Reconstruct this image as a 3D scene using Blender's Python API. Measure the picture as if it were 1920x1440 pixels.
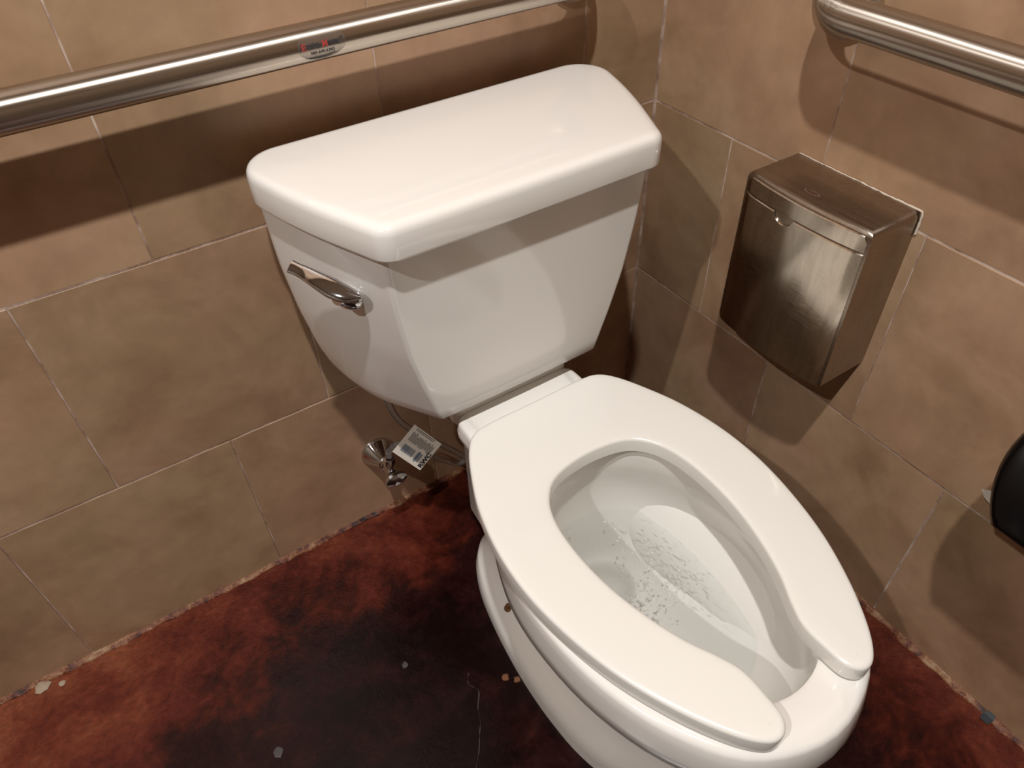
import bpy, bmesh, math, random
from mathutils import Vector, Matrix, noise
random.seed(7)
for o in list(bpy.data.objects): bpy.data.objects.remove(o)
S = bpy.context.scene
C = S.collection
PI = math.pi

# ------------------------------------------------------------------ camera
cam_d = bpy.data.cameras.new('camera'); cam_d.sensor_width = 36; cam_d.lens = 1391.43 / 1920 * 36
cam_d.clip_start = .01
cam = bpy.data.objects.new('camera', cam_d); C.objects.link(cam)
cam.location = (-.78692, -.83316, 1.08998)
cam.rotation_euler = (.809792, .0267062, -.574814)
S.camera = cam

# ------------------------------------------------------------------ world, lights, exposure
W = bpy.data.worlds.new('world'); S.world = W; W.use_nodes = True
W.node_tree.nodes['Background'].inputs[0].default_value = (1, .9, .8, 1)
W.node_tree.nodes['Background'].inputs[1].default_value = 0.0
S.view_settings.view_transform = 'Standard'; S.view_settings.look = 'None'
S.view_settings.gamma = 1; S.view_settings.use_curve_mapping = False
S.view_settings.exposure = 0.0
CEIL = 2.36
LAMP_COL = (1, .985, .965)
LAMPS = [((-.85, -.89), 29.5, 'recessed ceiling downlight straight above the toilet corner'),
         ((-1.9, -.90), 25, 'recessed ceiling downlight further from the corner')]

# ------------------------------------------------------------------ node helpers
def nd(t, typ, **kw):
    n = t.nodes.new(typ)
    for k, v in kw.items():
        if k in n.inputs: n.inputs[k].default_value = v
        else: setattr(n, k, v)
    return n
def srgb(r, g, b):
    f = lambda c: (c/255)/12.92 if c/255 <= .04045 else ((c/255+.055)/1.055)**2.4
    return (f(r), f(g), f(b), 1)
def mat(name, col=(200, 200, 200), rough=.5, metal=0, **kw):
    m = bpy.data.materials.new(name); m.use_nodes = True
    p = m.node_tree.nodes['Principled BSDF']
    p.inputs['Base Color'].default_value = srgb(*col)
    p.inputs['Roughness'].default_value = rough; p.inputs['Metallic'].default_value = metal
    for k, v in kw.items(): p.inputs[k].default_value = v
    return m
def ramp(t, stops, fac):
    r = t.nodes.new('ShaderNodeValToRGB'); e = r.color_ramp.elements
    e[0].position, e[0].color = stops[0]; e[1].position, e[1].color = stops[-1]
    for p, c in stops[1:-1]:
        x = e.new(p); x.color = c
    t.links.new(fac, r.inputs[0]); return r
def noise_n(t, scale, detail=4, rough=.55, vec=None, dist=0):
    n = nd(t, 'ShaderNodeTexNoise', Scale=scale, Detail=detail, Roughness=rough, Distortion=dist)
    if vec is not None: t.links.new(vec, n.inputs['Vector'])
    return n
def geo_pos(t):
    return t.nodes.new('ShaderNodeNewGeometry').outputs['Position']
def mixc(t, fac, a, b, mode='MIX'):
    n = t.nodes.new('ShaderNodeMix'); n.data_type = 'RGBA'; n.blend_type = mode
    for sock, v in ((n.inputs[0], fac), (n.inputs[6], a), (n.inputs[7], b)):
        if hasattr(v, 'is_output'): t.links.new(v, sock)
        else: sock.default_value = v
    return n.outputs[2]
def math_n(t, op, a, b=0.0, clamp=False):
    n = t.nodes.new('ShaderNodeMath'); n.operation = op; n.use_clamp = clamp
    for i, v in enumerate((a, b)):
        if hasattr(v, 'is_output'): t.links.new(v, n.inputs[i])
        else: n.inputs[i].default_value = v
    return n.outputs[0]
def bump(m, height, strength=.2, dist=.002):
    t = m.node_tree; b = nd(t, 'ShaderNodeBump', Strength=strength, Distance=dist)
    t.links.new(height, b.inputs['Height']); t.links.new(b.outputs[0], t.nodes['Principled BSDF'].inputs['Normal'])
P_ = lambda m: m.node_tree.nodes['Principled BSDF']
def lk(m, out, inp): m.node_tree.links.new(out, P_(m).inputs[inp])

# ------------------------------------------------------------------ materials
def tile_material():
    m = mat('wall_tile', rough=.5); t = m.node_tree
    pos = geo_pos(t)
    info = t.nodes.new('ShaderNodeObjectInfo')
    off = t.nodes.new('ShaderNodeVectorMath'); off.operation = 'MULTIPLY_ADD'
    comb = t.nodes.new('ShaderNodeCombineXYZ')
    for i in range(3): t.links.new(info.outputs['Random'], comb.inputs[i])
    t.links.new(comb.outputs[0], off.inputs[0]); off.inputs[1].default_value = (37, 53, 71); t.links.new(pos, off.inputs[2])
    v = off.outputs[0]
    n1 = noise_n(t, 7, 5, .6, v, .6); n2 = noise_n(t, 34, 4, .6, v)
    c = ramp(t, [(.3, srgb(150, 119, 93)), (.5, srgb(167, 136, 108)), (.7, srgb(178, 147, 120))], n1.outputs[0])
    c2 = ramp(t, [(.3, (.91, .91, .91, 1)), (.7, (1.04, 1.04, 1.04, 1))], n2.outputs[0])
    a = mixc(t, 1.0, c.outputs[0], c2.outputs[0], 'MULTIPLY')
    n3 = noise_n(t, 3.2, 3, .5, v)
    hue = ramp(t, [(.35, (1.045, .97, .965, 1)), (.65, (.97, 1.01, .95, 1))], n3.outputs[0])
    a = mixc(t, 1.0, a, hue.outputs[0], 'MULTIPLY')
    rr = ramp(t, [(0, (.9, .9, .9, 1)), (1, (1.06, 1.06, 1.06, 1))], info.outputs['Random'])
    a = mixc(t, 1.0, a, rr.outputs[0], 'MULTIPLY')
    lk(m, a, 'Base Color')
    rg = ramp(t, [(.3, (.42, .42, .42, 1)), (.7, (.56, .56, .56, 1))], n1.outputs[0]); lk(m, rg.outputs[0], 'Roughness')
    n4 = noise_n(t, 420, 2, .5, v); bump(m, n4.outputs[0], .06, .001)
    return m
def grout_material():
    m = mat('grout', (186, 165, 152), .85); t = m.node_tree; pos = geo_pos(t)
    n = noise_n(t, 22, 4, .6, pos)
    c = ramp(t, [(.38, srgb(140, 112, 92)), (.52, srgb(172, 148, 133)), (.66, srgb(202, 182, 168))], n.outputs[0]); lk(m, c.outputs[0], 'Base Color')
    return m
def floor_material():
    m = mat('stained_concrete', rough=.16, **{'Specular IOR Level': .24}); t = m.node_tree; pos = geo_pos(t)
    sep = t.nodes.new('ShaderNodeSeparateXYZ'); t.links.new(pos, sep.inputs[0])
    n1 = noise_n(t, 4.2, 6, .62, pos, .9); n2 = noise_n(t, 17, 6, .68, pos, .5); n3 = noise_n(t, 90, 4, .6, pos)
    # the stain runs redder along the walls, darker in the middle
    dx = math_n(t, 'MULTIPLY', sep.outputs[0], -1.0); dy = math_n(t, 'MULTIPLY', sep.outputs[1], -1.0)
    dm = math_n(t, 'MINIMUM', dx, dy)
    far = math_n(t, 'DIVIDE', dm, .30, True)
    left = math_n(t, 'MULTIPLY', math_n(t, 'SUBTRACT', dx, .80), 1.5, True)
    k = math_n(t, 'SUBTRACT', math_n(t, 'SUBTRACT', math_n(t, 'MULTIPLY', far, .54), .05), math_n(t, 'MULTIPLY', left, .55))
    f = math_n(t, 'ADD', math_n(t, 'SUBTRACT', n1.outputs[0], k), math_n(t, 'MULTIPLY', math_n(t, 'SUBTRACT', n2.outputs[0], .5), .8))
    c = ramp(t, [(.0, srgb(20, 7, 7)), (.14, srgb(34, 12, 10)), (.24, srgb(40, 17, 15)), (.34, srgb(62, 23, 16)), (.46, srgb(84, 34, 24)), (.64, srgb(102, 47, 32)), (.85, srgb(124, 68, 45))], f)
    sp = ramp(t, [(.3, (.72, .7, .7, 1)), (.7, (1.14, 1.12, 1.1, 1))], n3.outputs[0])
    a = mixc(t, 1.0, c.outputs[0], sp.outputs[0], 'MULTIPLY')
    lk(m, a, 'Base Color')
    rg = ramp(t, [(.3, (.1, .1, .1, 1)), (.7, (.3, .3, .3, 1))], n2.outputs[0]); lk(m, rg.outputs[0], 'Roughness')
    n4 = noise_n(t, 60, 5, .7, pos); n5 = noise_n(t, 260, 2, .5, pos)
    edge = ramp(t, [(0, (1, 1, 1, 1)), (1, (.16, .16, .16, 1))], math_n(t, 'DIVIDE', dm, .22, True))
    sm = math_n(t, 'MULTIPLY', math_n(t, 'ADD', n4.outputs[0], math_n(t, 'MULTIPLY', n5.outputs[0], .3)), edge.outputs[0])
    bump(m, sm, .85, .0035)
    return m
def bead_material():
    m = mat('floor_edge_bead', rough=.4, **{'Specular IOR Level': .3}); t = m.node_tree; pos = geo_pos(t)
    n = noise_n(t, 55, 5, .7, pos); n2 = noise_n(t, 9, 3, .5, pos)
    f = math_n(t, 'ADD', math_n(t, 'MULTIPLY', n.outputs[0], .6), math_n(t, 'MULTIPLY', n2.outputs[0], .4))
    c = ramp(t, [(.38, srgb(30, 18, 14)), (.46, srgb(96, 46, 28)), (.53, srgb(130, 84, 54)), (.64, srgb(160, 132, 100))], f); lk(m, c.outputs[0], 'Base Color')
    bump(m, n.outputs[0], .9, .004)
    return m
def steel_material(name, base=(176, 166, 154), rough=.27, axis=0, streaks=0.0, aniso=None):
    m = mat(name, base, rough, 1.0); t = m.node_tree
    tc = t.nodes.new('ShaderNodeTexCoord'); mp = t.nodes.new('ShaderNodeMapping'); t.links.new(tc.outputs['Object'], mp.inputs[0])
    sc = [900, 900, 900]; sc[axis] = 9; mp.inputs['Scale'].default_value = sc
    n = noise_n(t, 1, 3, .5, mp.outputs[0])
    r = ramp(t, [(.3, (rough*.8,)*3+(1,)), (.7, (rough*1.25,)*3+(1,))], n.outputs[0]); lk(m, r.outputs[0], 'Roughness')
    b = srgb(*base)
    c = ramp(t, [(.3, tuple(x*.9 for x in b[:3])+(1,)), (.7, tuple(min(1, x*1.06) for x in b[:3])+(1,))], n.outputs[0])
    out = c.outputs[0]
    if streaks:
        mp2 = t.nodes.new('ShaderNodeMapping'); t.links.new(tc.outputs['Object'], mp2.inputs[0]); mp2.inputs['Scale'].default_value = (60, 60, 12)
        n2 = noise_n(t, 1, 5, .65, mp2.outputs[0], 1.0)
        d = ramp(t, [(.36, (1-streaks,)*3+(1,)), (.56, (1, 1, 1, 1))], n2.outputs[0])
        out = mixc(t, 1.0, out, d.outputs[0], 'MULTIPLY')
    lk(m, out, 'Base Color'); bump(m, n.outputs[0], .03, .0004)
    if aniso:
        tn = t.nodes.new('ShaderNodeTangent'); tn.direction_type = 'RADIAL'; tn.axis = aniso
        lk(m, tn.outputs[0], 'Tangent'); P_(m).inputs['Anisotropic'].default_value = .95; P_(m).inputs['Anisotropic Rotation'].default_value = .25
    return m
def see_through(name, tint, fac, rough=.03, bump_scale=None, bump_s=.3, ior=1.33, dif=.75):
    """thin clear stuff: mostly straight-through light plus fresnel gloss"""
    m = bpy.data.materials.new(name); m.use_nodes = True; t = m.node_tree; t.nodes.clear()
    out = t.nodes.new('ShaderNodeOutputMaterial')
    tr = nd(t, 'ShaderNodeBsdfTransparent', Color=tint); gl = nd(t, 'ShaderNodeBsdfGlossy', Roughness=rough)
    df = nd(t, 'ShaderNodeBsdfDiffuse', Color=(dif, dif, dif*.98, 1))
    fr = nd(t, 'ShaderNodeFresnel', IOR=ior)
    m1 = t.nodes.new('ShaderNodeMixShader'); m2 = t.nodes.new('ShaderNodeMixShader')
    m1.inputs[0].default_value = fac
    t.links.new(tr.outputs[0], m1.inputs[1]); t.links.new(df.outputs[0], m1.inputs[2])
    t.links.new(fr.outputs[0], m2.inputs[0]); t.links.new(m1.outputs[0], m2.inputs[1]); t.links.new(gl.outputs[0], m2.inputs[2])
    t.links.new(m2.outputs[0], out.inputs[0])
    if bump_scale:
        n = noise_n(t, bump_scale, 3, .55, geo_pos(t), .4); b = nd(t, 'ShaderNodeBump', Strength=bump_s, Distance=.004)
        t.links.new(n.outputs[0], b.inputs['Height'])
        for x in (gl, fr): t.links.new(b.outputs[0], x.inputs['Normal'])
    return m
def porcelain(name, col, rough):
    m = mat(name, col, rough); p = P_(m); p.inputs['Coat Weight'].default_value = .4; p.inputs['Coat Roughness'].default_value = .04
    t = m.node_tree; n = noise_n(t, 30, 2, .4, geo_pos(t)); bump(m, n.outputs[0], .015, .002)
    return m
M = dict(
    tile=tile_material(), grout=grout_material(), floor=floor_material(), bead=bead_material(),
    porcelain=porcelain('white_porcelain', (232, 228, 222), .12), seat=porcelain('white_plastic_seat', (230, 227, 220), .2),
    bar=steel_material('brushed_steel_bar', (196, 186, 174), .34, 0, 0, 'X'), bar_y=steel_material('brushed_steel_bar_side', (196, 186, 174), .36, 1, 0, 'Y'),
    bin=steel_material('stainless_bin', (168, 156, 143), .3, 1, .08), bin_door=steel_material('stainless_bin_door', (200, 190, 176), .17, 1, .16),
    chrome=mat('chrome', (214, 214, 216), .06, 1.0), gap=mat('dark_gap', (26, 22, 19), .7),
    black=mat('black_plastic', (14, 14, 16), .22), blackback=mat('black_plastic_back', (20, 20, 21), .5),
    white=mat('white_paint', (176, 174, 170), .7), paint=mat('taupe_paint', (114, 102, 88), .7), flange=mat('satin_flange', (214, 204, 190), .38, 1.0),
    caulk=mat('white_caulk', (206, 192, 176), .6), paper=mat('paper', (226, 220, 208), .8),
    ink=mat('dark_ink', (44, 46, 52), .6), ink_blue=mat('blue_ink', (84, 108, 128), .6), red=mat('red_ink', (172, 62, 58), .5),
    tag=mat('tag_card', (232, 222, 210), .6), rust=mat('rust', (112, 74, 40), .8), crumb=mat('tan_crumb', (112, 72, 46), .9),
    chip=mat('pale_chip', (158, 140, 120), .8), stain=mat('grey_stain', (66, 60, 60), .6), tape=mat('grey_blue_tape', (34, 38, 44), .6),
    scratch=mat('pale_scratch', (60, 48, 47), .7), etch=mat('etched_mark', (150, 110, 96), .5),
    rubber=mat('grey_rubber', (110, 108, 104), .6),
    water=see_through('toilet_water', (.98, .993, .988, 1), .02, .03, 75, .6), hose=see_through('clear_hose', (.95, .95, .94, 1), .16, .2, None, 0, 1.12, .5),
    film=see_through('clear_sticker_film', (.97, .96, .95, 1), .05, .15),
    glint=see_through('glint_film', (.98, .99, .99, 1), .42, .02, None, 0, 1.2, .85), lens=None)  # film of the added water domes, whitened to read as bright glints
def lens_material():
    m = mat('lamp_lens', (255, 240, 220), .4); p = P_(m)
    p.inputs['Emission Color'].default_value = LAMP_COL+(1,); p.inputs['Emission Strength'].default_value = 8
    return m
M['lens'] = lens_material()

# ------------------------------------------------------------------ mesh helpers
ORG = {}
def empty(name, loc, label, cat, group=None):
    o = bpy.data.objects.new(name, None); C.objects.link(o); o.location = loc; o.empty_display_size = .05
    ORG[o.name] = Vector(loc); o['label'] = label; o['category'] = cat
    if group: o['group'] = group
    return o
def obj(name, verts, faces, m, parent=None, smooth=True, angle=35, label=None, loc=None, fix=True):
    """verts in world space; the object sits at its parent's origin"""
    org = ORG[parent.name] if parent else Vector(loc or (0, 0, 0))
    me = bpy.data.meshes.new(name)
    me.from_pydata([tuple(Vector(v)-org) for v in verts], [], faces)
    if fix:
        bm = bmesh.new(); bm.from_mesh(me); bmesh.ops.recalc_face_normals(bm, faces=bm.faces); bm.to_mesh(me); bm.free()
    me.materials.append(m)
    if smooth:
        for p in me.polygons: p.use_smooth = True
        me.set_sharp_from_angle(angle=math.radians(angle))
    me.update()
    o = bpy.data.objects.new(name, me); C.objects.link(o)
    if parent: o.parent = parent
    else: o.location = org
    ORG[o.name] = org
    if label: o['label'] = label
    return o
def tag(o, label, cat, group=None):
    o['label'] = label; o['category'] = cat
    if group: o['group'] = group
    return o
def struct(o, label=None):
    o['kind'] = 'structure'
    if label: o['label'] = label
    return o
def loft(rings, cap0=True, cap1=True):
    n = len(rings[0]); v = [p for r in rings for p in r]; f = []
    for i in range(len(rings)-1):
        a, b = i*n, (i+1)*n
        for j in range(n):
            k = (j+1) % n; f.append((a+j, a+k, b+k, b+j))
    if cap0: f.append(tuple(range(n-1, -1, -1)))
    if cap1: f.append(tuple(range((len(rings)-1)*n, len(rings)*n)))
    return v, f
def tess(ring):
    from mathutils.geometry import tessellate_polygon
    return [tuple(t) for t in tessellate_polygon([[Vector((p[0], p[1], 0)) for p in ring]])]
def join(*parts):
    V, F = [], []
    for v, f in parts:
        b = len(V); V += list(v); F += [tuple(i+b for i in q) for q in f]
    return V, F
def round_poly(pts, n=8):
    out = []; N = len(pts)
    for i in range(N):
        x, y, r = pts[i]; p = Vector((x, y)); a = Vector(pts[i-1][:2]); b = Vector(pts[(i+1) % N][:2])
        d1 = a-p; d2 = b-p; l1, l2 = d1.length, d2.length; d1 /= l1; d2 /= l2
        th = math.acos(max(-1, min(1, d1.dot(d2)))); turn = PI-th
        t = min(r*math.tan(turn/2) if r < 50 else 1e9, .49*l1, .49*l2)
        P0, P2 = p+d1*t, p+d2*t; w = math.cos(turn/2)
        for k in range(n+1):
            u = k/n; den = (1-u)**2+2*u*(1-u)*w+u*u
            q = (P0*(1-u)**2+p*(2*u*(1-u)*w)+P2*u*u)/den; out.append((q.x, q.y))
    return out
def spline(pts, n, closed=False):
    P = [Vector(p) for p in pts]; out = []; N = len(P); segs = N if closed else N-1
    for i in range(n if closed else n+1):
        s = i/n*segs; k = min(int(s), segs-1); u = s-k
        g = (lambda j: P[j % N]) if closed else (lambda j: P[max(0, min(N-1, j))])
        a, b, c, d = g(k-1), g(k), g(k+1), g(k+2)
        out.append(.5*((2*b)+(c-a)*u+(2*a-5*b+4*c-d)*u*u+(3*b-a-3*c+d)*u**3))
    return out
def lerp_tab(tab, z):
    for (z0, v0), (z1, v1) in zip(tab, tab[1:]):
        if z <= z1: return v0+(v1-v0)*max(0, (z-z0)/(z1-z0))
    return tab[-1][1]
def offset(pts, d):
    """offset a closed counter-clockwise outline inwards by d"""
    out = []; N = len(pts)
    for i in range(N):
        a, b = Vector(pts[i-1]), Vector(pts[(i+1) % N]); t = (b-a)
        if t.length < 1e-9: out.append(pts[i]); continue
        t.normalize(); out.append((pts[i][0]-t.y*d, pts[i][1]+t.x*d))
    return out
def tube(path, r, seg=12, cap=True, rfun=None):
    path = [Vector(p) for p in path]; rings = []; up = None
    for i, p in enumerate(path):
        t = (path[min(i+1, len(path)-1)]-path[max(i-1, 0)]).normalized()
        if up is None: up = Vector((0, 0, 1)) if abs(t.z) < .9 else Vector((1, 0, 0))
        s = t.cross(up).normalized(); up = s.cross(t).normalized(); R = rfun(i/(len(path)-1)) if rfun else r
        rings.append([p+s*math.cos(2*PI*k/seg)*R+up*math.sin(2*PI*k/seg)*R for k in range(seg)])
    return loft(rings, cap, cap)
def lathe(prof, origin, axis, seg=24, sx=1, sy=1):
    """prof: (distance along axis, radius)"""
    o = Vector(origin); a = Vector(axis).normalized(); u = a.cross(Vector((0, 0, 1)) if abs(a.z) < .9 else Vector((1, 0, 0))).normalized(); w = u.cross(a)
    rings = [[o+a*h+u*math.cos(2*PI*k/seg)*r*sx+w*math.sin(2*PI*k/seg)*r*sy for k in range(seg)] for h, r in prof]
    return loft(rings)
def box(x0, x1, y0, y1, z0, z1):
    v = [(x, y, z) for z in (z0, z1) for y in (y0, y1) for x in (x0, x1)]
    return v, [(0, 2, 3, 1), (4, 5, 7, 6), (0, 1, 5, 4), (2, 6, 7, 3), (0, 4, 6, 2), (1, 3, 7, 5)]
def text_mesh(s, size, bold=0.0):
    cu = bpy.data.curves.new('t', 'FONT'); cu.body = s; cu.size = size; cu.resolution_u = 3; cu.offset = bold
    o = bpy.data.objects.new('t', cu); C.objects.link(o)
    dg = bpy.context.evaluated_depsgraph_get(); me = bpy.data.meshes.new_from_object(o.evaluated_get(dg))
    v = [tuple(p.co) for p in me.vertices]; f = [tuple(p.vertices) for p in me.polygons]
    bpy.data.objects.remove(o); bpy.data.curves.remove(cu); bpy.data.meshes.remove(me)
    return v, f

# ------------------------------------------------------------------ the room
XL, YF = -2.7, -2.3          # far ends of the room
PITCH, JH, JV, TH = .307, .0021, .0014, .008
struct(obj('floor', *box(XL-.1, .1, YF-.1, .1, -.1, 0), M['floor'], smooth=False), 'glossy red-brown stained concrete floor with dark blotches')
struct(obj('ceiling', *box(XL-.1, .1, YF-.1, .1, CEIL, CEIL+.1), M['white'], smooth=False))
struct(obj('wall_left', *box(XL-.1, XL, YF-.1, .1, 0, CEIL), M['paint'], smooth=False))
struct(obj('wall_front', *box(XL, .1, YF-.1, YF, 0, CEIL), M['paint'], smooth=False))
wall_back = struct(obj('wall_back', *box(XL, .1, .0006, .1, 0, CEIL), M['grout'], smooth=False), 'taupe square-tiled wall behind the toilet')
wall_right = struct(obj('wall_right', *box(.0006, .1, YF, .0006, 0, CEIL), M['grout'], smooth=False), 'taupe square-tiled wall beside the toilet')
TILES = {}
def tile_mesh(w, h):
    k = (round(w, 4), round(h, 4))
    if k not in TILES:
        b = .0009; v = []; f = []
        for ins, d in ((0, TH), (0, b), (b, 0)):
            v += [(-w/2+ins, d, -h/2+ins), (w/2-ins, d, -h/2+ins), (w/2-ins, d, h/2-ins), (-w/2+ins, d, h/2-ins)]
        for i in range(2):
            for j in range(4):
                a, c = i*4+j, i*4+(j+1) % 4; f.append((a, c, c+4, a+4))
        f.append((8, 9, 10, 11))
        me = bpy.data.meshes.new('tile'); me.from_pydata(v, [], f)
        bm = bmesh.new(); bm.from_mesh(me); bmesh.ops.recalc_face_normals(bm, faces=bm.faces)
        top = max(bm.faces, key=lambda q: q.calc_area())
        if top.normal.y > 0: bmesh.ops.reverse_faces(bm, faces=bm.faces)
        bm.to_mesh(me); bm.free(); me.materials.append(M['tile']); TILES[k] = me
    return TILES[k]
def tile_wall(wall, side, even, odd, length):
    """running-bond square tiles; s = distance from the corner"""
    for r in range(int(CEIL/PITCH)+1):
        z0 = r*PITCH+(.0 if r == 0 else JH/2); z1 = min((r+1)*PITCH-JH/2, CEIL)
        if z1-z0 < .02: continue
        start = even if r % 2 == 0 else odd
        edges = [0]
        s = start
        while s < length: edges.append(s); s += PITCH
        edges.append(length)
        for a, b in zip(edges, edges[1:]):
            a0 = a+(JV/2 if a > 0 else .0022); b0 = b-JV/2
            if b0-a0 < .012: continue
            w, h = b0-a0, z1-z0; mid = (a0+b0)/2
            o = bpy.data.objects.new('tile', tile_mesh(w, h)); C.objects.link(o); o.parent = wall
            lip = random.uniform(-.0004, .0004); t1, t2 = random.uniform(-.0016, .0016), random.uniform(-.0016, .0016)
            if side == 'back': o.location = (-mid, lip, (z0+z1)/2); o.rotation_euler = (t1, 0, t2)
            else: o.location = (lip, -mid, (z0+z1)/2); o.rotation_euler = (t1, 0, -PI/2+t2)
tile_wall(wall_back, 'back', .1405, .2954, -XL)
tile_wall(wall_right, 'right', .3132, .1627, -YF)

def bead(name, side, s0, s1, label):
    step = .004; n = int((s1-s0)/step); rings = []
    for i in range(n+1):
        s = s0+i*step; q = Vector((s*1.0, 3.1 if side == 'b' else 9.7, 0))
        a = noise.noise(q*45)*.5+noise.noise(q*13)*.5; b = noise.noise(q*33+Vector((0, 0, 5)))
        h = .0055+.0035*a; d = .0065+.004*b
        prof = [(-.002, -.003), (-.002, h), (.002+.001*b, h*(1.02+.12*a)), (d*.55, h*.62+.0016*b), (d, .0022+.001*a), (d*1.35, .0002), (d*1.35, -.003)]
        rings.append([(-s, -p, z) if side == 'b' else (-p, -s, z) for p, z in prof])
    return struct(obj(name, *loft(rings), M['bead'], angle=80), label)
bead('trim_1', 'b', .0, 2.6, 'rough grimy sealant bead where the floor meets the back wall')
bead('trim_2', 'r', .012, 2.2, 'rough grimy sealant bead where the floor meets the side wall')

# downlights: real fixtures, each with its own lamp
for (lx, ly), pw, lab in LAMPS:
    e = empty('ceiling_downlight', (lx, ly, CEIL-.002), lab, 'ceiling light', 'recessed ceiling downlights')
    obj('trim_ring', *lathe([(0, .085), (.004, .084), (.006, .078), (.005, .056), (-.002, .054), (-.002, .08)], (lx, ly, CEIL-.001), (0, 0, -1), 32), M['white'], e)
    obj('lamp_lens', *lathe([(0, .05), (.002, .05), (.003, .048), (.003, .001)], (lx, ly, CEIL-.0015), (0, 0, -1), 32), M['lens'], e)
    L = bpy.data.lights.new('downlight_lamp', 'AREA'); L.shape = 'DISK'; L.size = .05; L.energy = pw; L.color = LAMP_COL
    lo = bpy.data.objects.new('downlight_lamp', L); C.objects.link(lo); lo.parent = e; lo.location = (0, 0, -.008)

# ------------------------------------------------------------------ the toilet
XC = -.40
toilet = empty('toilet', (XC, -.40, 0), 'white two-piece porcelain toilet with open-front seat in the tiled corner', 'toilet')
wx = lambda pts, z: [(XC+x, y, z) for x, y in pts]

# bowl: one continuous ceramic skin, foot -> rim -> inside -> sump
NB = 96
def sym(half):
    """half outline: rear centre -> side (+x) -> front centre; returns closed ring of NB points, counter-clockwise"""
    full = [Vector((-x, y, 0)) for x, y in half]+[Vector((x, y, 0)) for x, y in reversed(half[1:-1])]
    pts = spline(full, NB, True); return [(p.x, p.y) for p in pts]
def egg(hw, yr, yf, n=12, e=.5):
    """egg outline: widest a bit behind the middle"""
    h = []
    for i in range(n):
        a = PI*i/(n-1); c = math.cos(a); ym = yr+(yf-yr)*e
        y = ym+(yr-ym)*c if c > 0 else ym+(ym-yf)*c
        h.append((hw*math.sin(a)**.93 if 0 < i < n-1 else 0, y))
    return h
RIM = [(0, -.205), (.06, -.205), (.091, -.209), (.096, -.25), (.110, -.31), (.142, -.38), (.163, -.45), (.167, -.52), (.156, -.60), (.127, -.675), (.079, -.733), (0, -.758)]
def grow(h, d, dy=None): return [(x+(d if x > 0 else 0)*min(1, x/.05), y-(d if dy is None else dy)*max(0, (-y-.45)/.31)) for x, y in h]
L_ = lambda a, b, t: [(x0+(x1-x0)*t, y0+(y1-y0)*t) for (x0, y0), (x1, y1) in zip(a, b)]
PED = [(0, -.185), (.03, -.188), (.046, -.205), (.05, -.245), (.056, -.30), (.068, -.36), (.079, -.43), (.083, -.49), (.08, -.55), (.069, -.60), (.042, -.637), (0, -.65)]
LOW = [(0, -.18), (.035, -.183), (.054, -.20), (.061, -.24), (.066, -.29), (.071, -.35), (.076, -.41), (.078, -.47), (.075, -.52), (.064, -.57), (.038, -.61), (0, -.622)]
FOOT = [(0, -.165), (.05, -.172), (.083, -.20), (.103, -.245), (.115, -.30), (.123, -.36), (.127, -.42), (.126, -.48), (.119, -.54), (.1, -.595), (.06, -.64), (0, -.655)]
outer = [(0, FOOT), (.022, grow(FOOT, -.0005)), (.033, grow(FOOT, -.004)), (.040, L_(FOOT, LOW, .2)), (.047, L_(FOOT, LOW, .48)), (.057, L_(FOOT, LOW, .8)), (.075, L_(FOOT, LOW, .97)), (.12, LOW), (.17, L_(LOW, PED, .6)), (.21, PED),
         (.24, L_(PED, RIM, .16)), (.268, L_(PED, RIM, .40)), (.290, L_(PED, RIM, .68)), (.301, L_(PED, RIM, .86)), (.306, L_(PED, RIM, .95)), (.310, RIM), (.316, grow(RIM, .003, .005)), (.335, grow(RIM, .003, .006)), (.355, grow(RIM, .001, .003)), (.368, RIM), (.3725, grow(RIM, -.002)), (.3745, grow(RIM, -.006))]
def lift(z, y):
    """the rim skirt gets shallower towards the tank"""
    k = max(0, min(1, (y+.47)/.2)); k = k*k*(3-2*k); w = max(0, min(1, (z-.2)/.1)) if z < .316 else max(0, min(1, (.3745-z)/.058))
    return z+.034*k*w
inner = [(.3745, egg(.121, -.350, -.712, 12, .47)), (.3725, egg(.1175, -.354, -.7085, 12, .47)), (.362, egg(.116, -.355, -.707, 12, .47)), (.335, egg(.117, -.354, -.707, 12, .47)), (.315, egg(.124, -.35, -.705, 12, .47)),
         (.285, egg(.129, -.35, -.695, 12, .47)), (.255, egg(.126, -.352, -.668, 12, .46)), (.235, egg(.119, -.355, -.64, 12, .46)), (.20, egg(.103, -.358, -.59, 12, .45)), (.17, egg(.084, -.36, -.535, 12, .45)),
         (.15, egg(.07, -.362, -.49, 12, .47)), (.142, egg(.062, -.365, -.465, 12, .5)), (.136, egg(.058, -.368, -.457, 12, .5)), (.115, egg(.055, -.368, -.45, 12, .5)), (.07, egg(.05, -.36, -.44, 12, .5)), (.05, egg(.03, -.37, -.42, 12, .5))]
rings = [[(x, y, lift(q, y)) for x, y, q in wx(sym(h), z)] for z, h in outer]+[wx(sym(h), z) for z, h in inner]
v1 = loft(rings, True, True)
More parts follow.
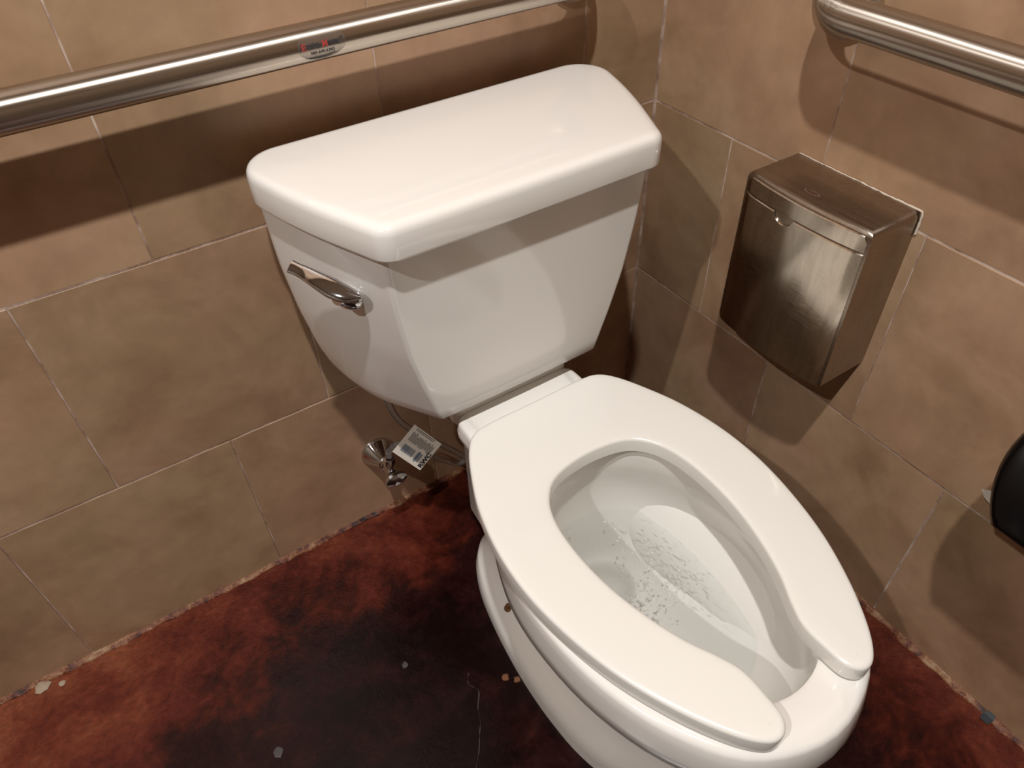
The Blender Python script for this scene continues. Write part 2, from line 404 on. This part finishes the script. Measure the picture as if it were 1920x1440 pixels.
# rear shelf that carries the tank
shelf = round_poly([(.088, -.075, .02), (-.088, -.075, .02), (-.093, -.2045, .012), (.093, -.2045, .012)], 5)
neck = round_poly([(.04, -.10, .02), (-.04, -.10, .02), (-.05, -.215, .015), (.05, -.215, .015)], 5)
v2 = loft([wx(neck, .04), wx(neck, .27), wx(offset(shelf, .02), .338), wx(offset(shelf, .003), .352), wx(shelf, .358), wx(shelf, .392), wx(offset(shelf, .003), .396)])
bowl = obj('bowl', *join(v1, v2), M['porcelain'], toilet, angle=50)
obj('floor_bolt', *lathe([(0, .006), (.003, .006), (.004, .0032), (.012, .003), (.013, .001)], (XC-.094, -.318, .047), (0, 0, 1), 10), M['rust'], toilet, label='rusty floor bolt without its cap')
obj('floor_bolt', *lathe([(0, .006), (.003, .006), (.004, .0032), (.012, .003), (.013, .001)], (XC+.094, -.318, .047), (0, 0, 1), 10), M['rust'], toilet)
# water in the bowl: rippled sheet
wz = .243; out_w = sym(egg(.1225, -.3535, -.653, 12, .46)); cy_ = -.49
wr = []
out_w = [(p.x, p.y) for p in spline([Vector((x, y, 0)) for x, y in out_w], 288, True)]
for k in range(1, 81):
    s = k/80; ring = []
    for x, y in out_w:
        px, py = x*s, cy_+(y-cy_)*s; q = Vector((px, py, 0)); calm = max(0, min(1, (1-s)*3))
        amp = .0046*calm*(.12+.88*max(0, 1-math.hypot(px, py+.48)/.14))
        ring.append((XC+px, py, wz+amp*(.7*noise.noise(q*70)+.6*noise.noise(q*150+Vector((3, 1, 0)))+.3*noise.noise(q*260))))
    wr.append(ring)
obj('water', *loft(wr, True, False), M['water'], toilet, angle=180, label='clear rippling water in the bowl')

glint_mesh = ([], []); rb_ = random.Random(11)  # pale domes added to stand in for bright light flecks on the ripples
for k in range(110):
    a, q = rb_.uniform(0, 2*PI), abs(rb_.gauss(0, .42)); r = rb_.uniform(.0007, .0017)
    bx, by = .015+.085*q*math.cos(a), -.485+.115*q*math.sin(a)
    if math.hypot(bx/.1, (by+.49)/.13) > 1: continue
    glint_mesh = join(glint_mesh, lathe([(-.0004, r), (r*.45, r*.88), (r*.8, r*.55), (r*.95, r*.12)], (XC+bx, by, wz+.0002), (0, 0, 1), 8))
fo = obj('glints', *glint_mesh, M['glint'], toilet, angle=80, label='tiny bubbles added as pale domes for the bright flecks on the ripples'); fo['kind'] = 'stuff'

# seat: open front, rounded edges
so = [(.0, -.2585), (.07, -.2585), (.098, -.264), (.117, -.284), (.136, -.322), (.154, -.37), (.166, -.43), (.168, -.49), (.160, -.55), (.144, -.61), (.120, -.665), (.094, -.708), (.072, -.731), (.055, -.7345), (.043, -.723)]
si = [(.0405, -.70), (.041, -.672), (.050, -.648), (.066, -.617), (.080, -.577), (.0905, -.53), (.094, -.48), (.090, -.435), (.077, -.402), (.05, -.379), (0, -.371)]
half = so+si
full = [Vector((-x, y, 0)) for x, y in half[:-1]]+[Vector((0, half[-1][1], 0))]+[Vector((x, y, 0)) for x, y in reversed(half[1:-1])]
c_out = [(p.x, p.y) for p in spline(full, 416, True)]
sr = [(.3785, .003), (.3786, .001), (.3794, 0), (.3972, .0), (.3990, .0005), (.4003, .0015), (.4012, .0032), (.4016, .0055), (.4018, .010), (.4019, .016)]
srings = [wx(offset(c_out, d), z) for z, d in sr]
sv_, sf_ = loft(srings, False, False); ns = len(c_out)
sf_ += tess(srings[0])+[tuple(i+(len(sr)-1)*ns for i in t) for t in tess(srings[-1])]
seat = obj('seat', sv_, sf_, M['seat'], toilet, angle=40, label='glossy white open-front seat')
for bx, by in ((-.118, -.60), (.118, -.60), (-.11, -.40), (.11, -.40)):
    obj('bumper', *box(XC+bx-.012, XC+bx+.012, by-.008, by+.008, .374, .381), M['rubber'], seat, smooth=False)
for s in (-1, 1):
    obj('hinge', *lathe([(0, .013), (.006, .013), (.009, .010), (.0095, .002)], (XC+s*.07, -.288, .3735), (0, 0, 1), 16), M['seat'], seat)

# tank
def dshape(hwf, hwb, yf, yb, bulge, rf, rb, bow=.0015, ins=0):
    hwf -= ins; hwb -= ins; yf += ins; yb -= ins
    ym = yf+(yb-yf)*.5; sm = (hwf+hwb)/2+bulge
    return round_poly([(hwb, yb, max(.004, rb-ins)), (-hwb, yb, max(.004, rb-ins)), (-sm, ym, 99), (-hwf, yf, max(.004, rf-ins)), (0, yf-bow, 99), (hwf, yf, max(.004, rf-ins)), (sm, ym, 99)], 10)
HWF = [(.400, .120), (.43, .128), (.475, .141), (.53, .154), (.58, .161), (.62, .1655), (.70, .170)]
HWB = [(.400, .190), (.42, .205), (.46, .219), (.525, .232), (.594, .240), (.70, .243)]
BUL = [(.400, .026), (.46, .018), (.53, .012), (.60, .009), (.70, .008)]
def tank_ring(z, ins=0, zz=None):
    yf = -.226-.020*(z-.4)/.29
    return wx(dshape(lerp_tab(HWF, z), lerp_tab(HWB, z), yf, -.034, lerp_tab(BUL, z), .008, .03, .0015, ins), zz or z)
tr = [tank_ring(.402, .02, .398), tank_ring(.402, .009, .3995), tank_ring(.404, .003, .4035), tank_ring(.409, 0)]
tr += [tank_ring(.409+(.69-.409)*i/18) for i in range(1, 19)]
obj('tank', *loft(tr), M['porcelain'], toilet, angle=50)
obj('tank_gasket', *loft([wx(round_poly([(.075, -.09, .02), (-.075, -.09, .02), (-.08, -.185, .02), (.08, -.185, .02)], 4), z) for z in (.3955, .3985)]), M['rubber'], toilet)
LID = dict(hwf=.174, hwb=.2525, yf=-.263, yb=-.028, bulge=.0105, rf=.024, rb=.046, bow=.002)
lr = [(.688, .012), (.683, .011), (.6815, .006), (.682, .0025), (.6835, .0006), (.686, 0), (.711, 0), (.7155, .001), (.7188, .003), (.7208, .006), (.7218, .010), (.7221, .014), (.7226, .04), (.723, .09)]
obj('tank_lid', *loft([wx(dshape(ins=d, **LID), z) for z, d in lr]), M['porcelain'], toilet, angle=60)
# flush lever on the tank's left side
n_ = Vector((-.915, -.403, 0)); t_ = Vector((-.403, .915, 0)); up_ = Vector((0, 0, 1))
A0 = Vector((-.5895, -.2165, .6235))
pathL = [A0, A0+t_*.02+n_*.009+up_*.005, A0+t_*.045+n_*.0125+up_*.012, A0+t_*.066+n_*.014+up_*.017, A0+t_*.082+n_*.017+up_*.021]
cen = spline(pathL, 22); HW = [(0, .0025), (.06, .0058), (.2, .0100), (.36, .0112), (.6, .0090), (.85, .0070), (1, .0074)]
bn = (n_*.45+up_*.72-t_*.35).normalized(); rg = []
for i, p in enumerate(cen):
    u = i/22; td = (cen[min(i+1, 22)]-cen[max(i-1, 0)]).normalized(); wd = td.cross(bn).normalized(); nn = wd.cross(td).normalized()
    if nn.dot(bn) < 0: nn = -nn
    h = lerp_tab(HW, u); th = .0032*(1-.45*u)
    rg.append([p+wd*h*math.cos(2*PI*k/16)+nn*(th*math.sin(2*PI*k/16)*(1.0 if math.sin(2*PI*k/16) > 0 else 1.5)) for k in range(16)])
lever = obj('flush_lever', *loft(rg), M['chrome'], toilet, angle=60, label='chrome flush lever')
post0 = A0+t_*.027-n_*.008-up_*.015
obj('lever_base', *lathe([(0, .0150), (.005, .0150), (.010, .0125), (.016, .008), (.021, .0065)], post0, n_+up_*.45, 20, 1.15, .85), M['chrome'], lever)

# ------------------------------------------------------------------ water supply
VX, VZ = -.549, .152
valve = empty('stop_valve', (VX, 0, VZ), 'chrome angle stop valve low on the wall under the tank', 'valve')
obj('escutcheon', *lathe([(-.001, .0285), (.003, .0285), (.006, .0265), (.030, .0125), (.034, .0115), (.034, .008)], (VX, 0, VZ), (0, -1, 0), 28), M['chrome'], valve)
obj('valve_body', *lathe([(.028, .008), (.034, .0105), (.040, .0105), (.041, .0085), (.056, .0085), (.057, .0105), (.063, .0105), (.064, .006), (.07, .0055)], (VX, 0, VZ), (0, -1, 0), 20), M['chrome'], valve)
obj('outlet_nut', *lathe([(.004, .0065), (.014, .0065), (.015, .0095), (.026, .0095), (.027, .0075), (.032, .007)], (VX, -.05, VZ), (.1, 0, 1), 6), M['chrome'], valve, angle=20)
obj('oval_knob', *lathe([(.066, .006), (.068, .015), (.072, .0175), (.077, .0165), (.080, .010), (.079, .003)], (VX, 0, VZ), (0, -1, 0), 24, 1.1, .8), M['chrome'], valve)
hp = spline([(VX+.003, -.05, VZ+.026), (VX+.006, -.052, VZ+.045), (-.525, -.056, .206), (-.49, -.062, .165), (-.452, -.070, .128), (-.434, -.076, .118), (-.426, -.080, .128), (-.438, -.080, .150), (-.468, -.080, .192), (-.50, -.080, .236), (-.526, -.082, .28), (-.541, -.09, .33), (-.549, -.10, .399)], 110)
hose = tag(obj('supply_hose', *tube(hp, .0048, 12), M['hose'], loc=(VX, -.05, VZ)), 'clear braided supply hose looping under the tank', 'hose')
obj('tank_nut', *lathe([(0, .012), (.012, .015), (.016, .015), (.0162, .006)], (-.549, -.10, .380), (0, 0, 1), 10), M['white'], hose, label='white plastic nut')
# hang tag (corners follow a true rectangle)
tD = Vector((-.5545, -.100, .2475)); tA0 = Vector((-.531, -.092, .281)); tC0 = Vector((-.5205, -.112, .193))
U = (tC0-tD); lu = U.length; U.normalize(); Vv = tA0-tD; Vv -= U*Vv.dot(U); Vv.normalize(); lv = .053; Nn = U.cross(Vv).normalized()
camp = Vector(cam.location)
if Nn.dot(camp-tD) < 0: Nn = -Nn
TT = lambda u, v, h=0: tD+U*(u*lu)+Vv*(v*lv)+Nn*h
card = [TT(a, b, h) for h in (0, .0005) for a, b in ((0, 0), (1, 0), (1, 1), (0, 1))]
tg = tag(obj('hang_tag', card, [(3, 2, 1, 0), (4, 5, 6, 7), (0, 1, 5, 4), (1, 2, 6, 5), (2, 3, 7, 6), (3, 0, 4, 7)], M['tag'], smooth=False, loc=tuple(tD)), 'white barcode tag hanging on the clear supply hose', 'tag')
def quads(rects, h=.0007):
    v, f = [], []
    for a0, a1, b0, b1 in rects:
        k = len(v); v += [TT(a0, b0, h), TT(a1, b0, h), TT(a1, b1, h), TT(a0, b1, h)]; f.append((k, k+1, k+2, k+3))
    return v, f
rr = random.Random(3); lines = []
for i in range(22):
    a = .12+i*.036; b1 = .86-rr.uniform(0, .1); lines.append((a, a+.016, .50+rr.uniform(0, .06), b1))
for r0 in (.9, .945): lines.append((.12, .86-rr.uniform(0, .2), r0, r0+.018))
obj('small_print', *quads(lines), M['stain'], tg, smooth=False, fix=False)
bars = []; a = .13
while a < .52: w = rr.choice((.008, .012, .02)); bars.append((a, a+w, .16, .40)); a += w+rr.choice((.008, .012))
obj('barcode', *quads(bars), M['ink_blue'], tg, smooth=False, fix=False)
obj('label_block', *quads([(.60+.03*i, .618+.03*i, .14, .42) for i in range(6)]+[(.64, .67, .10, .46)]), M['ink_blue'], tg, smooth=False, fix=False)
tv, tf = text_mesh('RWC', .0115, .0006)
obj('lettering', [TT(.965-y/lu, .06+x/lv, .0008) for x, y, z in tv], tf, M['ink'], tg, smooth=False, fix=False)

# ------------------------------------------------------------------ grab bars
BZ, BD, BR = .827, .057, .019
def bar_path(e0, e1, side):
    """e = distance from the corner of the two ends"""
    rb = .054; p = []
    def pt(s, d): return (-s, -d, BZ) if side == 'b' else (-d, -s, BZ)
    p += [pt(e0, -.001), pt(e0, BD-rb)]
    for k in range(1, 11): a = PI/2*k/10; p.append(pt(e0+rb-rb*math.cos(a), BD-rb+rb*math.sin(a)))
    for k in range(1, 24): p.append(pt(e0+rb+(e1-e0-2*rb)*k/24, BD))
    for k in range(0, 11): a = PI/2*k/10; p.append(pt(e1-rb+rb*math.sin(a), BD-rb+rb*math.cos(a)))
    p += [pt(e1, 0)]
    return p
def grab_bar(side, e0, e1, label, m):
    org = (-(e0+e1)/2, 0, BZ) if side == 'b' else (0, -(e0+e1)/2, BZ)
    e = empty('grab_bar', org, label, 'grab bar', 'steel grab bars')
    obj('bar', *tube(bar_path(e0, e1, side), BR, 32), m, e, angle=60)
    for s in (e0, e1):
        o = (-s, 0, BZ) if side == 'b' else (0, -s, BZ); ax = (0, -1, 0) if side == 'b' else (-1, 0, 0)
        obj('flange', *lathe([(-.001, .0435), (.0045, .0435), (.0065, .0425), (.0078, .040), (.0085, .035), (.009, .018)], o, ax, 48), M['flange'], e)
    return e
grab_bar('b', .163, 1.077, 'long brushed steel grab bar above the toilet tank', M['bar'])
grab_bar('r', .289, 1.356, 'brushed steel grab bar on the side wall above the steel bin', M['bar_y'])
# round sticker wrapped on the back bar
def wrap(x, a, h=.0): r = BR+h; return (x, -BD-r*math.cos(a), BZ+r*math.sin(a))
SX = -.532
oval = []
for k in range(48):
    a = 2*PI*k/48; oval.append((SX+.0255*math.cos(a), math.radians(4)+math.radians(50)*math.sin(a)))
ringsS = [[wrap(SX+(x-SX)*s, math.radians(4)+(a-math.radians(4))*s, h) for x, a in oval] for s, h in ((1, .00005), (1, .0002), (.85, .00022), (.6, .00022), (.35, .00022), (.1, .00022))]
stk = tag(obj('sticker', *loft(ringsS, False, True), M['film'], angle=80, loc=(SX, -BD-BR, BZ)), 'clear oval sticker with red and black lettering on the grab bar', 'sticker')
def wrapped_text(s, x0, a0, size, m, name, h=.0005, width=None, slant=0):
    v, f = text_mesh(s, size, size*.012); w = max(p[0] for p in v)-min(p[0] for p in v); mn = min(p[0] for p in v); k = (width/w) if width else 1
    obj(name, [wrap(x0+(x-mn)*k+slant*y, a0+y/BR, h) for x, y, z in v], f, m, stk, smooth=False, fix=False)
d_ = math.radians
wrapped_text('E', -.5535, d_(-4), .0095, M['red'], 'lettering', width=.0048)
wrapped_text('nviro-', -.5478, d_(-1), .0085, M['ink'], 'lettering', width=.0150)
wrapped_text('M', -.5318, d_(-3), .0095, M['red'], 'lettering', width=.0056)
wrapped_text('aster', -.5256, d_(-1), .0085, M['ink'], 'lettering', width=.0130)
wrapped_text('\u00ae', -.5118, d_(9), .004, M['ink'], 'lettering', width=.002)
wrapped_text('385-645-6383', -.5450, d_(-20), .0042, M['ink'], 'lettering', width=.0255)
uv, uf = [], []
for k in range(25):
    x = -.5462+.0275*k/24; a = d_(-35)+d_(9)*((k-10)/14)**2*(1 if k > 10 else .3)
    uv += [wrap(x, a, .0005), wrap(x, a+d_(2.2), .0005)]
for k in range(24): uf.append((2*k, 2*k+2, 2*k+3, 2*k+1))
obj('printed_arc', uv, uf, M['ink'], stk, smooth=False, fix=False)
obj('black_edge', [wrap(-.5542, d_(-4), .0005), wrap(-.5534, d_(-4), .0005), wrap(-.5534, d_(18), .0005), wrap(-.5542, d_(18), .0005)], [(0, 1, 2, 3)], M['ink'], stk, smooth=False, fix=False)

# ------------------------------------------------------------------ steel disposal bin on the side wall
BY, BW, B0, B1 = -.3625, .184, .405, .638
bn_ = empty('sanitary_bin', (0, BY, B0), 'stainless steel sanitary disposal bin with curved front on the side wall', 'disposal bin')
def bin_plan(ins=0, dep=1.0, fr=0.0):
    """(x = -depth, y) plan: straight sides, convex front"""
    w = BW/2-ins; pts = [(0, -w), (-(.086-fr-ins)*dep, -w)]
    for k in range(1, 16):
        s = -1+2*k/16; pts.append((-((.086+.008*(1-s*s))-fr-ins)*dep, w*s))
    pts += [(-(.086-fr-ins)*dep, w), (0, w)]
    return pts
bz = lambda plan, z: [(x, BY+y, z) for x, y in plan]
bl = [(B0+.004, .006, 0), (B0, .004, 0), (B0+.002, .001, .0), (B0+.006, 0, .0), (B1-.010, 0, 0), (B1-.005, .001, 0), (B1-.0015, .0035, 0), (B1, .008, 0)]
obj('body', *loft([bz(bin_plan(i, 1, .002), z) for z, i, f in bl]), M['bin'], bn_, angle=40)
def curved_panel(z0, z1, th, w0, edge=.0012, notch=None, rc=.0):
    """thin sheet lying on the convex front, split finely along y"""
    n = 40; rings = []
    for k in range(n+1):
        s = -1+2*k/n; y = w0*s; d = .086+.008*(1-(y/(BW/2))**2)-.002
        e = min(1, (1-abs(s))*n/3); c = math.sqrt(max(0, 1-(1-min(1, (1-abs(s))*w0/rc))**2)) if rc else 1
        top = z1-(rc*(1-c) if rc else 0); bt = z0
        if notch and abs(y-notch[0]) < notch[1]: top -= notch[2]*math.sqrt(max(0, 1-((y-notch[0])/notch[1])**2))
        t = th*(.35+.65*e)
        rings.append([(-d+.001, BY+y, bt), (-d-t+edge, BY+y, bt), (-d-t, BY+y, bt+edge), (-d-t, BY+y, top-edge), (-d-t+edge, BY+y, top), (-d+.001, BY+y, top)])
    return loft(rings)
obj('top_strip', *curved_panel(.6115, .6335, .0022, .0885, notch=None, rc=.008), M['bin_door'], bn_, angle=30)
door = obj('door_panel', *curved_panel(.4065, .6100, .0026, .0885, .0012, (.020, .014, .011)), M['bin_door'], bn_, angle=30, label='stained steel door panel')
dish = []
for k in range(8):
    a = PI/2*k/7
    dish.append([(-(.086+.008*(1-((.020+.013*math.cos(a)*math.cos(PI*j/12))/(BW/2))**2)-.0024)+.004*math.sin(a), BY+.020+.013*math.cos(a)*math.cos(PI*j/12), .610-.0105*math.cos(a)*math.sin(PI*j/12)) for j in range(13)])
dv = [p for r in dish for p in r]; df = [(i*13+j, i*13+j+1, (i+1)*13+j+1, (i+1)*13+j) for i in range(7) for j in range(12)]
obj('finger_notch', dv, df, M['bin_door'], bn_)
# faint etched maker's mark on the top
em = []
for k in range(24): a = 2*PI*k/24; em.append(((-.067+.004*math.cos(a)), -.354+.011*math.sin(a)))
ev, ef = [], []
for k in range(24):
    x, y = em[k]; ev += [(x, y, B1+.0003), (-.067+(x+.067)*.84, -.354+(y+.354)*.9, B1+.0003)]
for k in range(24): ef.append((2*k, (2*k+2) % 48, (2*k+3) % 48, 2*k+1))
obj('etched_mark', ev, ef, M['etch'], bn_, smooth=False, fix=False)
# caulk squeezed along the top and right edge
cp = [(-.0015, BY+.085-.178*k/40, B1+.0005) for k in range(41)]+[(-.0015, BY-BW/2-.0025, B1-.004-.024*k/8) for k in range(9)]
cp = [Vector(p)+Vector((0, noise.noise(Vector(p)*160)*.0007, noise.noise(Vector(p)*210)*.0008)) for p in cp]
obj('caulk', *tube(cp, .002, 7, True, lambda u: .0007+.0012*max(0, u-.35)*1.2+.0007*noise.noise(Vector((u*30, 2, 1)))), M['caulk'], bn_, label='white caulk bead')

# ------------------------------------------------------------------ paper dispenser at the right edge
DY, DZ, DR, DD = -.8535, .505, .175, .122
dp = empty('paper_dispenser', (0, DY, DZ), 'black round jumbo toilet paper dispenser on the side wall', 'paper dispenser')
def disp(r, flat):
    pts = []
    a0 = math.asin(max(-1, min(1, -flat/r)))
    for k in range(49):
        a = a0+(PI-2*a0)*k/48; pts.append((r*math.cos(a), r*math.sin(a)))
    return pts
dl = [(.018, .0, .089), (.09, 0, .089), (.106, .001, .0885), (.114, .004, .0865), (.1195, .010, .081), (.122, .018, .074), (.1228, .05, .06), (.123, .10, .03)]
obj('cover', *loft([[(-d, DY+y, DZ+z) for y, z in disp(DR-i, f)] for d, i, f in dl]), M['black'], dp, angle=50)
obj('back_plate', *loft([[(-d, DY+y, DZ+z) for y, z in disp(DR-.012, .07)] for d in (0, .018)]), M['blackback'], dp, angle=30)
obj('lock', *lathe([(0, .007), (.002, .007), (.0022, .003)], (-.1226, DY, DZ+.125), (-1, 0, 0), 14), M['chrome'], dp)
pv = [(-.021, -.6600, .364), (-.024, -.669, .373), (-.03, -.690, .374), (-.03, -.690, .356), (-.022, -.6665, .357)]
pv2 = [(x+.0006, y, z) for x, y, z in pv]
tag(obj('paper_scrap', pv+pv2, [(0, 1, 2, 3, 4), (9, 8, 7, 6, 5)]+[(i, (i+1) % 5, (i+1) % 5+5, i+5) for i in range(5)], M['paper'], smooth=False, loc=(-.025, -.67, .36)), 'scrap of white paper poking out behind the black dispenser', 'paper')

# ------------------------------------------------------------------ bits on the floor
def lump(name, c, r, h, m, label, cat, seed, group=None):
    rings = []
    for t, k in ((0, .75), (.3, 1), (.7, .8), (1, .3)):
        rings.append([(c[0]+r*k*math.cos(2*PI*j/12)*(1+.5*noise.noise(Vector((j*.9, seed, t)))), c[1]+r*k*math.sin(2*PI*j/12)*(1+.5*noise.noise(Vector((j*.9, seed+9, t)))), (c[2] if len(c) > 2 else 0)+h*t) for j in range(12)])
    return tag(obj(name, *loft(rings), m, angle=60, loc=(c[0], c[1], 0)), label, cat, group)
lump('crumb', (-.5455, -.3885), .0055, .004, M['crumb'], 'tan crumb on the floor, the one further from the toilet foot', 'crumb', 1)
lump('crumb', (-.5325, -.4015), .0055, .004, M['crumb'], 'tan crumb on the floor touching the toilet foot', 'crumb', 4)
lump('grout_chip', (-1.138, -.012), .011, .004, M['chip'], 'pale grout chip against the sealant at the far left wall edge', 'chip', 7)
lump('grout_chip', (-1.112, -.022), .005, .002, M['chip'], 'small pale grout chip on the red floor near the left wall edge', 'chip', 12)
lump('spot', (-.663, -.287), .005, .0006, M['stain'], 'small grey spatter on the dark floor left of the toilet', 'spot', 17)
lump('spot', (-.871, -.302), .007, .0006, M['stain'], 'larger grey spatter on the floor at the bottom edge', 'spot', 23)
sc = spline([(-.588, -.352, .0004), (-.597, -.366, .0004), (-.590, -.384, .0004), (-.603, -.404, .0004), (-.61, -.422, .0004), (-.622, -.44, .0004), (-.634, -.458, .0004), (-.65, -.476, .0004)], 60)
tag(obj('scratch', *tube(sc, .001, 5, True, lambda u: .0002+.0017*max(0, noise.noise(Vector((u*17, .3, 0)))+.12)), M['scratch'], loc=(-.6, -.4, 0)), 'thin pale scratch meandering over the dark floor', 'scratch')
tp = [(-.0165, -.812, .003), (-.0165, -.824, .003), (-.010, -.826, .0105), (-.004, -.824, .013), (-.004, -.814, .013), (-.010, -.811, .0105)]
tp2 = [(x-.0008, y, z+.0008) for x, y, z in tp]
tag(obj('tape_scrap', tp+tp2, [(0, 1, 2, 5), (2, 3, 4, 5), (11, 8, 7, 6), (11, 10, 9, 8)]+[(i, (i+1) % 6, (i+1) % 6+6, i+6) for i in range(6)], M['tape'], smooth=False, loc=(-.01, -.818, 0)), 'scrap of grey tape stuck on the sealant at the right wall', 'tape')
